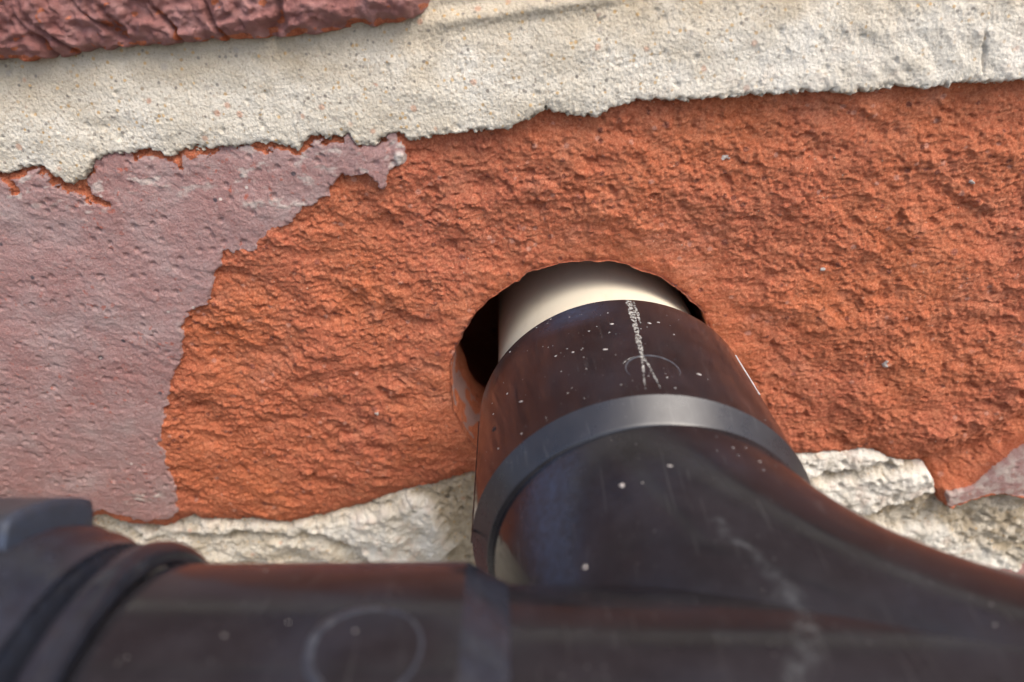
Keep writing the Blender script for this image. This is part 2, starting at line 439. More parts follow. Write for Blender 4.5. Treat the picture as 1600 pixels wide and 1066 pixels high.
SKIN = [(-17.5, -25.1), (-17.7, -28.6), (-19.9, -29.7), (-21.4, -32.8), (-23.2, -30.3), (-26.7, -30.0), (-28.7, -30.7), (-29.7, -32.9), (-32.7, -34.0), (-34.7, -34.8), (-35.6, -36.2), (-39.0, -36.8), (-40.8, -38.1), (-42.2, -39.7), (-45.0, -39.2), (-46.7, -39.6), (-48.0, -42.0), (-50.2, -45.0), (-51.5, -47.6), (-55.4, -48.9), (-57.3, -53.3), (-59.5, -57.8), (-62.7, -62.5), (-65.1, -67.4), (-67.1, -69.9), (-67.8, -72.6), (-68.4, -78.2), (-69.3, -84.1), (-70.1, -88.6), (-71.6, -90.1), (-76.7, -90.8), (-83.8, -87.2), (-95, -88), (-140, -88), (-140, -20), (-60, -20), (-20, -20)]
FRAG = [(79.4, -89.0), (75.8, -92.2), (72.4, -96.2), (67.7, -98.0), (68.8, -100.7), (75.0, -98.4), (81.9, -99.4), (112, -97), (112, -75), (90, -79)]
UPB = [(-300, -10.5), (-80, -10.0), (-66.0, -10.2), (-62.0, -10.6), (-58.7, -10.7), (-56.0, -10.3), (-49.3, -10.2), (-44.5, -10.5), (-39.6, -10.6), (-34.8, -11.0), (-31.6, -11.1), (-28.3, -11.2), (-25.1, -11.2), (-21.0, -11.0), (-17.0, -11.1), (-13.7, -10.7), (-11.2, -9.7), (-10.3, -8.0), (-9.6, 0)]
HX, HZ, HR = 5.05, -70.0, 22.4

def interp(x, pts):
    p = np.array(pts); return np.interp(x, p[:, 0], p[:, 1])

wall = thing('brick_wall', 'red brick wall with pale crumbly mortar and a drilled pipe hole', 'wall')

def raw_relief(x, z):
    """broken clay: slanting ledges, pits and grain"""
    wx = x + 1.6 * perlin(x / 7, z / 7, 41); wz = z + 1.4 * perlin(x / 7, z / 7, 47)
    tilt = wz + 0.16 * wx
    h = 0.75 * perlin(wx / 16, tilt / 10.0, 1) + 0.40 * perlin(wx / 6, tilt / 4, 2)
    jx = x + 0.55 * perlin(x / 1.3, z / 1.3, 43) + 0.25 * perlin(x / .5, z / .5, 44)
    jz = z + 0.16 * x + 0.55 * perlin(x / 1.3, z / 1.3, 45) + 0.25 * perlin(x / .5, z / .5, 46)
    act = 0.30 + 0.95 * sstep(-0.55, 0.7, perlin(x / 13, z / 8, 48) + 0.5 * perlin(x / 5, z / 3, 49))
    act = act * (1 - 0.55 * np.exp(-(((x - 33) / 14) ** 2 + ((z + 74) / 15) ** 2)))      # calmer and rougher places
    h += act * 0.50 * facet(jx / 5.6, jz / 3.3, 5, 1.8, 0.3)
    h += act * 0.27 * facet(jx / 2.5, jz / 1.55, 7, 1.7, 0.2)
    h += (0.12 + act * 0.16) * facet(jx / 1.15, jz / 0.85, 11, 1.6, 0.2) + 0.15 * facet(x / 0.55, z / 0.45, 12, 1.6, 0.3)
    d, val, sec = worley(jx / 3.2, jz / 2.6, 9)
    h += np.where(val > 0.86, 0.42, 0.0) * sstep(0.42, 0.12, d)
    h -= np.where(val < 0.09, 0.5, 0.0) * sstep(0.40, 0.12, d)
    d, val, sec = worley(jx / 8.5, jz / 6.5, 10)
    h -= np.where(val < 0.14, 0.6, 0.0) * sstep(0.38, 0.10, d)
    d, val, sec = worley(x / 1.3, z / 1.1, 14)
    h -= np.where(val < 0.12, 0.28, 0.0) * sstep(0.42, 0.15, d)
    h += np.where(val > 0.90, 0.26, 0.0) * sstep(0.42, 0.12, d)
    h += 0.11 * fbm(x / 0.6, z / 0.5, 13, 2, 0.6)
    return h

def skin_relief(x, z):
    jx = x + 0.5 * perlin(x / 1.4, z / 1.4, 33); jz = z + 0.22 * x + 0.5 * perlin(x / 1.4, z / 1.4, 34)
    h = 0.30 * fbm(x / 14, z / 10, 21, 3)
    h += 0.085 * fbm(jx / 2.0, jz / 1.2, 25, 4, 0.65)
    h += 0.08 * facet(jx / 2.2, jz / 1.4, 24, 1.6, 0.3) * (0.4 + sstep(-0.2, 0.5, perlin(x / 10, z / 8, 26)))
    d, val, sec = worley(x / 1.5, z / 1.3, 27)
    h -= np.where(val < 0.16, 0.28, 0.0) * sstep(0.42, 0.15, d)
    h += np.where(val > 0.95, 0.14, 0.0) * sstep(0.4, 0.1, d)
    h += 0.055 * fbm(x / 0.55, z / 0.5, 31, 3, 0.6)
    return h

# --- the drilled brick
a = Acc()
xs = spaced([(-122, -100, 1.0), (-100, 84, 0.172), (84, 93.5, 0.6)])
zs = spaced([(-103.5, -101.5, 0.5), (-101.5, -22.5, 0.172), (-22.5, -20.0, 0.5)])
X, Z = np.meshgrid(xs, zs)
wob = 0.9 * fbm(X / 2.2, Z / 2.2, 55, 4, 0.55)
sd_ = poly_sd(X + 0.7 * perlin(X / 2.0, Z / 2.0, 61) + 0.3 * perlin(X / .7, Z / .7, 62),
              Z + 0.7 * perlin(X / 2.0, Z / 2.0, 63) + 0.3 * perlin(X / .7, Z / .7, 64), SKIN)
zt = interp(X, TOP)
zb = interp(X, BOT)
rim = zt - 1.0 - Z + 0.85 * fbm(X / 1.9, Z / 1.1, 66, 4, 0.6)          # raw broken rim under the mortar
rim_on = sstep(0.0, 0.25, fbm(X / 9, Z * 0, 67, 2) + 0.35)
sd_ = np.minimum(sd_, np.where(rim_on > 0.5, rim, rim + 1.2))
brim = Z - (zb + 0.8) + 0.8 * fbm(X / 2.0, Z / 3, 68, 3)
sd_ = np.minimum(sd_, brim + 0.4)
gouge = np.full(X.shape, 9.0)                                     # scrapes through the skin
for pts, w in (([(-66.3, -26.6), (-63.2, -28.9)], 0.9), ([(-63.2, -28.9), (-60.8, -30.8)], 0.45), ([(-73.6, -25.4), (-72.8, -27.4)], 0.55), ([(-48.9, -24.4), (-48.6, -26.6)], 0.35)):
    for (x0, z0), (x1, z1) in zip(pts[:-1], pts[1:]):
        ex, ez = x1 - x0, z1 - z0
        t_ = np.clip(((X - x0) * ex + (Z - z0) * ez) / (ex * ex + ez * ez), 0, 1)
        gouge = np.minimum(gouge, np.hypot(X - x0 - t_ * ex, Z - z0 - t_ * ez) / w)
gouge = gouge + 0.95 * fbm(X / 1.3, Z / 1.1, 69, 4, 0.65)
sd_ = np.minimum(sd_, (gouge - 1.0) * 0.5)
fr_ = poly_sd(X + 0.5 * wob, Z + 0.5 * wob, FRAG)
skin = np.maximum(sstep(-0.10, 0.10, sd_), sstep(-0.1, 0.1, fr_))
r = np.hypot(X - HX, Z - HZ)
th = np.arctan2(Z - HZ, X - HX)
raw = -1.15 + raw_relief(X, Z)
scoop = 1.6 * np.exp(-np.maximum(r - HR, 0) / 5.0) + 1.6 * np.exp(-np.maximum(r - HR, 0) / 16.0)
raw -= scoop * (0.55 + 0.45 * sstep(-0.9, 0.6, np.cos(th - 0.5)))
raw = np.where(r < HR + 9, raw * (1 - 0.35 * sstep(HR + 9, HR + 1, r)) - 0.35 * sstep(HR + 9, HR + 1, r), raw)
# valley and rising lip towards the purple remnant at the lower right
vl = (X - 70) * 0.62 - (Z + 92)                                  # distance across the valley line, mm
raw -= 2.6 * np.exp(-(vl / 4.2) ** 2) * sstep(50, 66, X) * sstep(-72, -86, Z)
raw += 2.2 * sstep(2, 9, vl) * sstep(60, 68, X) * sstep(-70, -88, Z)
raw -= 1.4 * sstep(-14, -4, -(np.abs(vl + 3))) * 0
frh = 1.0 + 0.35 * skin_relief(X, Z)
skh = 0.05 + skin_relief(X, Z)
# the skin edge stands a little proud of the break, which deepens away from it
depth = sstep(0, 9, -sd_)
raw_near = np.maximum(-0.35, 0) * 0
H = np.where(sd_ > 0, skh, 0)
rawh = raw + (1 - depth) * (0.75)
H = rawh + (skh - rawh) * sstep(-0.16, 0.16, sd_)
H = H + (frh - H) * sstep(-0.25, 0.25, fr_)
# rounded, ragged arrises above and below
et = np.maximum(zt + 0.2 - Z, 0); eb = np.maximum(Z - zb + 0.2, 0) + 3 * (fr_ > -0.5)
H -= 0.35 * sstep(1.0, 0.2, gouge)
H -= 0.45 * np.exp(-et / 0.6) + 1.8 * np.exp(-eb / 1.4)
H -= 0.6 * sstep(0.2, 0.7, fbm(X / 3, Z / 3, 81, 2)) * np.exp(-et / 1.2)
H -= 9 * sstep(0.6, 2.4, Z - zt) + 9 * sstep(0.3, 2.6, zb - Z)
lime = np.exp(-(((X + 18.3) / 0.75) ** 2 + ((Z + 28.3) / 0.95) ** 2) ** 2)
chip = np.maximum.reduce([np.exp(-(((X - cx + 0.3 * perlin(X / .6, Z / .6, 85)) / a_) ** 2 + ((Z - cz + 0.3 * perlin(X / .6, Z / .6, 86)) / b_) ** 2) ** 2) for cx, cz, a_, b_ in ((53.6, -69.9, 0.45, 0.85), (61.0, -40.2, 0.4, 0.3), (26.5, -33.5, 0.7, 0.4), (-30.2, -71.5, 0.45, 0.35), (42.0, -52.0, 0.35, 0.4))])
lime = np.maximum(lime, 0.8 * chip)
ls = np.abs(Z + 33.2 + 0.12 * (X + 35) + 0.7 * perlin(X / 3, Z / 3, 87)) / 0.55
streak = np.exp(-ls ** 2) * sstep(-44, -40, X) * sstep(-29.5, -31, X) * sstep(-0.2, 0.3, fbm(X / 1.2, Z / 1, 88, 3))
ls2 = np.exp(-((Z + 84.6 - 0.10 * (X + 75)) / 1.0) ** 2) * sstep(-80, -77, X) * sstep(-70.5, -73, X) * sstep(-0.1, 0.3, fbm(X / 2.2, Z / 1, 89, 3))
patch = sstep(0.25, 0.6, fbm(X / 3.0, Z / 1.6, 90, 4)) * sstep(4.5, 1.2, np.abs(zt - 2.8 - Z)) * 0.6
H += 0.45 * lime * (1 + 0.4 * perlin(X / .4, Z / .4, 91)) + 0.10 * streak + 0.12 * ls2
lime = np.clip(lime * 1.4 + 0.7 * streak + 0.8 * ls2 + patch * skin + 0.6 * (fr_ > 0) * sstep(-0.3, 0.4, fbm(X / 2, Z / 2, 92, 4)), 0, 1)
skin = np.maximum(skin, sstep(0.3, 0.6, chip))
skin = np.maximum(skin, sstep(0.3, 0.6, np.exp(-(((X + 18.3) / 0.9) ** 2 + ((Z + 28.3) / 1.1) ** 2) ** 2)))
nicks = (0.35 * perlin(np.cos(th) * 5, np.sin(th) * 5, 95) + 0.20 * perlin(np.cos(th) * 13, np.sin(th) * 13, 96) + 0.12 * perlin(np.cos(th) * 40, np.sin(th) * 40, 94) - 0.45 * np.exp(-((th - 2.0) / 0.03) ** 2))
HRr = HR + nicks
H -= 0.35 * np.exp(-np.maximum(r - HRr, 0) / 0.5)
keep = (r > HRr) & (Z < zt + 3.2) & (Z > zb - 3.4)
snap = keep & (r < HRr + 0.20)                                    # pull the first ring of vertices onto the cut
Xs = np.where(snap, HX + (X - HX) / r * (HRr - 0.05), X); Zs = np.where(snap, HZ + (Z - HZ) / r * (HRr - 0.05), Z)
add_field(a, Xs, Zs, H, keep, skirt=0, skin=skin, lime=lime, dark=0 * X)
# the bore through the brick
nt, nd = 360, 26
T = np.linspace(0, 2 * np.pi, nt, endpoint=False); D = np.concatenate([[0, .4, .9], np.concatenate([np.linspace(1.6, 27, nd - 9), np.linspace(34, 70, 6)])])
TT, DD = np.meshgrid(T, D)
nk = (0.35 * perlin(np.cos(TT) * 5, np.sin(TT) * 5, 95) + 0.20 * perlin(np.cos(TT) * 13, np.sin(TT) * 13, 96) + 0.12 * perlin(np.cos(TT) * 40, np.sin(TT) * 40, 94))
i0 = np.clip(np.searchsorted(xs, HX + (HR + 0.6) * np.cos(T)), 0, len(xs) - 1)
j0 = np.clip(np.searchsorted(zs, HZ + (HR + 0.6) * np.sin(T)), 0, len(zs) - 1)
front = -H[j0, i0]
front = (np.roll(front, 1) + front * 2 + np.roll(front, -1)) / 4
rr = HR + 16 * sstep(20.0, 26.0, DD + 1.5 * perlin(TT * 2, DD * 0, 93)) + nk * np.exp(-DD / 14) + 0.35 * perlin(TT * 5, DD / 5, 97) * sstep(0, 2, DD) + 0.15 * perlin(TT * 14, DD / 1.5, 98) * sstep(0, 1, DD) - 0.1
YY = front[None, :] - 0.1 + DD
k = np.arange(nt); kk = (k + 1) % nt
q = np.concatenate([np.stack([d * nt + k, d * nt + kk, (d + 1) * nt + kk, (d + 1) * nt + k], 1) for d in range(nd - 1)])
bv = np.stack([HX + rr * np.cos(TT), YY, HZ + rr * np.sin(TT)], -1).reshape(-1, 3)
cap = np.array([[HX, 75.0, HZ]])
tri = np.stack([(nd - 1) * nt + k, (nd - 1) * nt + kk, np.full(nt, nd * nt)], 1)
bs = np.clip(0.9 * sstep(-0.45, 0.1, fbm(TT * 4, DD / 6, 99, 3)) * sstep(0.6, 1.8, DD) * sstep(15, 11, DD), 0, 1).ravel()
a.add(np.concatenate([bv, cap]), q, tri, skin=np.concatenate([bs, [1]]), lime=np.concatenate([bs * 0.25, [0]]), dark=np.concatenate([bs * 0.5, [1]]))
b_main = link('brick', a.mesh('drilled_brick', M_BRICK), wall)
tag(b_main, 'orange broken brick with a purple skin at its left and a round hole')

# --- the purple brick above, upper left: crumbly lower arris
def top_brick():
    a = Acc()
    xs = spaced([(-224, -72, 2.5), (-72, -8, 0.2)])
    zs = spaced([(-13, 6, 0.2), (6, 55, 2.5)])
    X, Z = np.meshgrid(xs, zs)
    ze = interp(X, UPB) + 0.35 * perlin(X / 1.5, 0 * X, 101)
    ed = Z - ze
    wx = X + 1.2 * perlin(X / 4, Z / 4, 103); wz = Z + 1.2 * perlin(X / 4, Z / 4, 105)
    h = 1.6 + 0.7 * fbm(wx / 9, wz / 6, 107, 3)
    h += 0.40 * fbm(wx / 3, wz / 2, 109, 4, 0.6) + 0.6 * facet(X / 3.2, Z / 2.4, 110, 1.6, 0.2) + 0.5 * facet(X / 1.3, Z / 1.1, 112, 1.6, 0.2)
    fr = fbm(wx / 3.4, wz / 2.0, 111, 3) * 2
    h += 0.12 * (np.floor(fr) + sstep(.4, 1, fr - np.floor(fr)))
    crack = sstep(0.72, 0.98, ridged((wx + 0.5 * wz) / 6.5, wz / 22, 113, 1))
    h -= 1.9 * crack * sstep(6.5, 0.5, ed)
    h += 0.09 * fbm(X / 0.8, Z / 0.8, 115, 3)
    h -= 1.5 * np.exp(-np.maximum(ed, 0) / 1.1)
    h -= 10 * sstep(0.15, 1.6, -ed)
    right = sstep(-17, -9.5, X)
    h -= 4.5 * right ** 2
    h -= 6 * sstep(-10.2, -8.2, X + 0.4 * perlin(X / 2, Z / 2, 117))
    h = np.where(Z > 52, h - (Z - 52) * 1.5, h)
    sk = 1 - sstep(0.35, 0.7, 0.9 * np.exp(-np.maximum(ed, 0) / 0.9) * sstep(-0.3, 0.5, fbm(X / 2.5, Z / 2, 119, 3)) + 0.5 * crack * (ed < 5) + 0.7 * sstep(0.45, 0.8, fbm(X / 2.5, Z / 1.5, 120, 3)))
    add_field(a, X, Z, h, Z > ze - 2.5, skirt=12, skin=np.clip(sk, 0.0, 1), lime=0.45 * sstep(0.1, 0.6, fbm(X / 2.5, Z / 1.5, 121, 4)), dark=np.full(X.shape, 0.9))
    o = link('brick', a.mesh('top_brick', M_BRICK), wall)
    tag(o, 'dark purple brick with a crumbling cracked lower edge')
top_brick()

# --- ordinary bricks of the rest of the wall, six shapes shared
def plain_mesh(seed, top=False):
    a = Acc()
    xs = spaced([(-107.5, -100, 1.5), (-100, 100, 4.0), (100, 107.5, 1.5)])
    zs = spaced([(-32.5, -27, 1.1), (-27, 27, 3.2), (27, 32.5, 1.1)])
    X, Z = np.meshgrid(xs, zs)
    ed = np.minimum(107.5 - np.abs(X), 32.5 - np.abs(Z))
    h = 0.8 * fbm((X + 999 * seed) / 20, Z / 12, seed, 3) + 0.3 * fbm((X + 333 * seed) / 5, Z / 4, seed + 3, 2)
    h -= 3.0 * np.exp(-np.maximum(ed, 0) / 1.8)
    brk = sstep(0.1, 0.3, fbm((X + 777 * seed) / 60, Z / 40, seed + 5, 3) - 0.25)
    add_field(a, X, Z, h - 0.4 * brk, None, skirt=10, skin=1 - 0 * brk, lime=0 * X, dark=np.full(X.shape, 0.3 + 0.2 * (seed % 4)))
    return a.mesh('plain_brick', M_BRICK)
plain = [plain_mesh(s) for s in range(6)]
rows = [(-155.5, -6.5, 3), (22.5, -117, 0), (-65, -14.5, 1)]
rng = random.Random(5)
def put_brick(x, z):
    o = link('brick', plain[rng.randrange(6)], wall)
    o.location = (x * MM, rng.uniform(-0.8, 0.6) * MM, z * MM)
pitch = 225.5
for row in range(-3, 5):
    zc = -58.0 + row * 80.5
    if row == -1: zc = -152.0
    if row < -1: zc = -152.0 + (row + 1) * 80.5
    off = -14.0 if row % 2 == 0 else -116.5
    for kx in range(-2, 3):
        x = off + kx * pitch
        if row == 0 and kx == 0: continue                      # the drilled brick
        if row == 1 and kx == 0: continue                      # the crumbling one above it
        put_brick(x, zc if row != 1 else 22.5)

# --- mortar: fine joints near the hole, a plain sheet between the other bricks
def grain(x, z):
    d, v, s = worley(x / 0.62, z / 0.62, 131)
    d2, v2, s2 = worley(x / 1.5, z / 1.5, 133)
    return 0.11 * sstep(0.6, 0.1, d) * v + 0.09 * sstep(0.5, 0.1, d2) * (v2 > 0.85) - 0.25 * sstep(0.40, 0.1, d2) * (v2 < 0.06) + 0.07 * fbm(x / 0.45, z / 0.45, 135, 2)

a = Acc()
# bed joint above the drilled brick
xs = spaced([(-340, -132, 2.5), (-132, -78, 1.2), (-78, 70, 0.18), (70, 110, 1.0), (110, 330, 2.5)])
zs = spaced([(-29.2, -5.0, 0.18), (-5.0, 0.0, 0.8)])
X, Z = np.meshgrid(xs, zs)
ze = interp(X, TOP) + 0.42 * fbm(X / 0.9, Z / 0.9, 141, 4, 0.65) + 0.22 * fbm(X / 2.4, Z / 2.4, 142, 2)
t = np.clip((Z + 25.0) / 14.5, 0, 1)
h = 0.30 - 0.75 * t - 1.7 * t ** 3
h += 0.28 * fbm(X / 11, Z / 6, 143, 3) + 0.05 * fbm(X / 2.2, Z / 2.2, 145, 3) + grain(X, Z)
# tooled groove and fold towards the upper right
h += 0.9 * np.exp(-((Z + 11.6 - 0.03 * (X + 5)) / 1.0) ** 2) * sstep(-16, -8, X) * sstep(20, 8, X)
fold = sstep(24, 44, X)
h += fold * (0.22 * fbm((X + Z) / 4, (Z - X) / 8, 147, 3) + 0.3)
cr = np.abs(X - (58.0 + 0.25 * (Z + 22) * -0.6) + 0.25 * perlin(X, Z / 1.5, 149))
h -= 0.6 * np.exp(-(cr / 0.12) ** 2) * sstep(-25.5, -24, Z) * sstep(-19.0, -20.5, Z)
bulge = sstep(0, 1.0, Z - ze)
h = h - 0.45 * np.exp(-np.maximum(Z - ze, 0) / 0.25)
h -= 9 * sstep(0.0, 0.6, ze - Z)
add_field(a, X, Z, h, Z > ze - 1.2, skirt=0, tan=np.clip(0.75 * sstep(0.35, 0.95, t + 0.22 * fbm(X / 8, Z / 5, 151, 3)) + 0.3 * sstep(0.1, 0.6, fbm(X / 12, Z / 7, 152, 3)), 0, 1), smear=np.clip(0.45 * sstep(0, 40, X) * sstep(0.75, 0.2, t), 0, 1))
# bed joint below, smeared and lumpy
xs = spaced([(-340, -132, 2.5), (-132, -95, 1.2), (-95, 92, 0.24), (92, 110, 1.0), (110, 330, 2.5)])
zs = spaced([(-128, -122, 0.5), (-122, -83.5, 0.24)])
X, Z = np.meshgrid(xs, zs)
zb = interp(X, BOT) + 0.35 * fbm(X / 1.1, Z / 1.1, 161, 3)
gr = grain(X, Z)
wx = X + 1.1 * perlin(X / 3, Z / 3, 171) + 0.4 * perlin(X / 0.9, Z / 0.9, 172); wz = Z + 1.1 * perlin(X / 3, Z / 3, 173) + 0.4 * perlin(X / 0.9, Z / 0.9, 174)
h = -3.0 + 0.8 * fbm(X / 9, Z / 6, 163, 2) + 1.5 * gr + 0.25 * fbm(X / 1.6, Z / 1.6, 164, 2)
def lump(poly, rise, height, rough):
    d = poly_sd(wx, wz, poly)
    m = sstep(-0.3, rise, d)
    return m, m * (height + rough * fbm(X / 5.5, Z / 5.5, 167, 3, 0.35))
blob, hb = lump([(-53, -96.5), (-43, -94.2), (-34, -92.6), (-28, -90.4), (-23, -92), (-21.5, -98), (-20.5, -104), (-24, -110), (-36, -112), (-42, -103)], 2.6, 2.4, 0.6)
crust, hc = lump([(-70, -93.8), (-66.5, -91.6), (-64, -94), (-52, -95.2), (-40, -95), (-40, -98.5), (-55, -98), (-66, -96.5), (-78, -97), (-85, -94)], 1.2, 1.6, 0.6)
left, hl = lump([(-100, -93), (-66, -97), (-45, -99), (-43, -108), (-60, -116), (-110, -116)], 2.0, 1.1, 0.8)
sl1, h1_ = lump([(38, -86), (57, -86), (64, -92.2), (54, -92.4), (45, -93.6), (38, -94)], 0.9, 1.5, 0.3)
sl2, h2_ = lump([(38, -94.8), (46, -94.6), (56, -93.3), (66.6, -92.9), (67.6, -99.5), (58, -101.5), (52, -106), (38, -104)], 1.3, 2.3, 0.35)
tong, ht = lump([(46, -103), (56, -105), (63, -106.5), (68, -105), (76, -111.5), (90, -121), (92, -128), (40, -128)], 2.2, 2.0, 0.5)
h += np.maximum.reduce([hb, hc, hl, h1_, h2_, ht])
sm = np.clip(np.maximum.reduce([blob, 0.7 * crust, 0.25 * left, sl1 * 0.9, sl2, tong]), 0, 1)
h -= sm * 0.3 * gr
d_, v_, s_ = worley(X / 1.5, Z / 1.5, 182)
loose = sstep(-0.2, 0.45, fbm(X / 5, Z / 3.5, 186, 3))
h += 0.5 * loose * np.where(v_ > 0.6, v_, 0) * sstep(0.55, 0.15, d_) - 0.8 * np.where(v_ < 0.10, 1, 0) * sstep(0.5, 0.15, d_)
d_, v_, s_ = worley(X / 0.8, Z / 0.8, 184)
h += 0.22 * loose * v_ * sstep(0.6, 0.15, d_)
h += (0.35 - 0.25 * sm) * facet(X / 1.25, Z / 1.05, 178, 1.5, 0.3) + 0.18 * facet(X / 0.6, Z / 0.6, 180, 1.5, 0.3)
rub = sstep(58, 66, X) * (1 - np.maximum(tong, sl2))
h += rub * (1.0 + 0.8 * facet(X / 3.2, Z / 2.4, 175, 1.6, 0.3) + 0.5 * facet(X / 1.3, Z / 1.1, 176, 1.6, 0.3))
h -= 0.5 * np.exp(-np.maximum(zb - Z, 0) / 0.8)
h -= 7 * sstep(0.0, 1.1, Z - zb)
tn = np.clip(0.85 * sstep(0.0, 0.5, fbm(X / 4, Z / 3, 179, 3) + 0.15) * (1 - 0.8 * sm) + 0.55 * sstep(0.15, 0.6, fbm(X / 1.6, Z / 1.3, 187, 3)) + 0.25 * rub + 1.0 * sstep(-27, -21, X) * sstep(30, 20, X) * (1 - blob), 0, 1)
add_field(a, X, Z, h, Z < zb + 1.3, skirt=0, tan=tn, smear=sm)
# plain sheet behind everything, open where the drilled brick goes through
xs = spaced([(-560, -116, 12), (-116, 88, 12), (88, 560, 12)])
zs = spaced([(-420, -98, 8), (-98, -28, 7), (-28, 345, 8)])
X, Z = np.meshgrid(xs, zs)
h = -4.2 + 0.7 * fbm(X / 30, Z / 20, 181, 3)
inside = (X > -115) & (X < 87) & (Z > -97.5) & (Z < -28.5)
add_field(a, X, Z, h, ~inside, skirt=30, tan=np.full(X.shape, 0.3), smear=0 * X)
link('mortar', a.mesh('mortar', M_MORTAR), wall)

# ------------------------------------------------------------------ pipe frame
ub = np.array([-.02, 1, -.05]); ub /= np.linalg.norm(ub)          # towards the wall along the branch
uu = np.array([1, 0, -.12]); uu -= ub * (uu @ ub); uu /= np.linalg.norm(uu)   # along the run, to the right
uw = np.cross(uu, ub)                                              # up, square to both
J = np.array([9.98, -67.5, -67.725])                               # where the two axes cross
RB, RS, RM = 19.2, 21.2, 20.7

def revolve(acc, axis, e1, e2, prof, nseg=160, origin=J, a0=0, a1=2 * np.pi, fn=None):
    """prof: (s along axis, radius) pairs, densified by the caller"""
    p = np.array(prof, float)
    T = np.linspace(a0, a1, nseg, endpoint=False)
    S, TT = np.meshgrid(p[:, 0], T, indexing='ij'); Rr = np.repeat(p[:, 1:2], nseg, 1)
    if fn is not None: Rr = Rr + fn(S, TT)
    v = origin + S[..., None] * axis + Rr[..., None] * (np.cos(TT)[..., None] * e1 + np.sin(TT)[..., None] * e2)
    n = len(p); k = np.arange(nseg); kk = (k + 1) % nseg
    q = np.concatenate([np.stack([i * nseg + k, i * nseg + kk, (i + 1) * nseg + kk, (i + 1) * nseg + k], 1) for i in range(n - 1)])
    vv = v.reshape(-1, 3)
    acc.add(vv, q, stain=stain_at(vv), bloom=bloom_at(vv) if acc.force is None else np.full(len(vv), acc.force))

def dens(prof, step=0.6):
    out = [prof[0]]
    for (s0, r0), (s1, r1) in zip(prof[:-1], prof[1:]):
        n = max(1, int(math.hypot(s1 - s0, r1 - r0) / step))
        out += [(s0 + (s1 - s0) * i / n, r0 + (r1 - r0) * i / n) for i in range(1, n + 1)]
    return out

def rnd(c, r, a0, a1, n=6):
    return [(c[0] + r * math.cos(math.radians(a0 + (a1 - a0) * i / n)), c[1] + r * math.sin(math.radians(a0 + (a1 - a0) * i / n))) for i in range(n + 1)]

RA = 38.8                                                          # sweep radius
ARC_C = J + (uu + ub) * RA
def sweep_pt(t, ang, r=RB):
    """t 0 at the branch, pi/2 at the run; ang 0 towards the arc centre's far side, pi/2 up"""
    rad = uu * np.cos(t)[..., None] + ub * np.sin(t)[..., None]
    c = ARC_C - RA * rad
    return c + r * (np.cos(ang)[..., None] * (-rad) + np.sin(ang)[..., None] * uw)

STAIN = [(1.5, -17.0, 0.25), (3.5, -13.0, 0.6), (5.2, -9.5, 0.9), (6.3, -6.0, 1.5), (5.2, -2.5, 1.6), (2.8, 1.0, 1.1), (1.6, 4.5, 0.9), (1.0, 8.5, 0.7)]   # (along run, towards the camera, half width)
def plan(v):
    d = v - J
    return d @ uu, -(d @ ub), d @ uw
def stain_at(v):
    x, y, z = plan(v)
    x = x + 0.9 * perlin(x / 2.2, y / 2.2, 201); y = y + 0.9 * perlin(x / 2.2, y / 2.2, 203)
    m = np.zeros(len(v))
    for (x0, y0, w0), (x1, y1, w1) in zip(STAIN[:-1], STAIN[1:]):
        ex, ey = x1 - x0, y1 - y0
        t = np.clip(((x - x0) * ex + (y - y0) * ey) / (ex * ex + ey * ey), 0, 1)
        d = np.hypot(x - x0 - t * ex, y - y0 - t * ey); w = w0 + (w1 - w0) * t
        m = np.maximum(m, sstep(1.0, 0.25, d / w))
    # a second pale drip on the run near the left socket's shoulder
    d = np.hypot((x + 19.5) / 2.6, (y - 8) / 7.5); m = np.maximum(m, 0.5 * sstep(1.0, 0.4, d + 0.35 * perlin(x / 2, y / 3, 205)))
    d = np.hypot((x + 4) / 3.0, (y - 6.5) / 1.3); m = np.maximum(m, 0.4 * sstep(1.0, 0.3, d))
    return 0.42 * m * (z > 0)
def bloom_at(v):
    """blue-white weather film in a crescent on the left flank of the sweep and on the socket rim"""
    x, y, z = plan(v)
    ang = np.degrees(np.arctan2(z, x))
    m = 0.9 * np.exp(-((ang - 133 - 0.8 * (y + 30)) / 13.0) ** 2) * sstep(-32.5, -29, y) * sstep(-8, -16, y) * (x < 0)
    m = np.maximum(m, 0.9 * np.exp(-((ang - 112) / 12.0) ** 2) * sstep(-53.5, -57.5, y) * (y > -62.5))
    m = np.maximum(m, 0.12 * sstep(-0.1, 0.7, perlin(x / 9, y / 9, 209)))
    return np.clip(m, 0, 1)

# ------------------------------------------------------------------ cream pipe through the hole
def plain_pipe(acc, axis, e1, e2, s0, s1, ro, ri, origin=J, nseg=128):
    prof = [(s0, ri), (s0, ro - 0.3), (s0 + 0.3, ro)] + [(s0 + (s1 - s0) * i / 24, ro) for i in range(1, 24)] + [(s1 - 0.3, ro), (s1, ro - 0.3), (s1, ri), (s0, ri)]
    revolve(acc, axis, e1, e2, prof, nseg, origin)
a = Acc()
plain_pipe(a, ub, uu, uw, 40.0, 135.0, 18.0, 15.8)
cp = link('waste_pipe', a.mesh('waste_pipe', M_PVC))
tag(cp, 'cream plastic pipe coming out of the round hole in the brick', 'pipe')

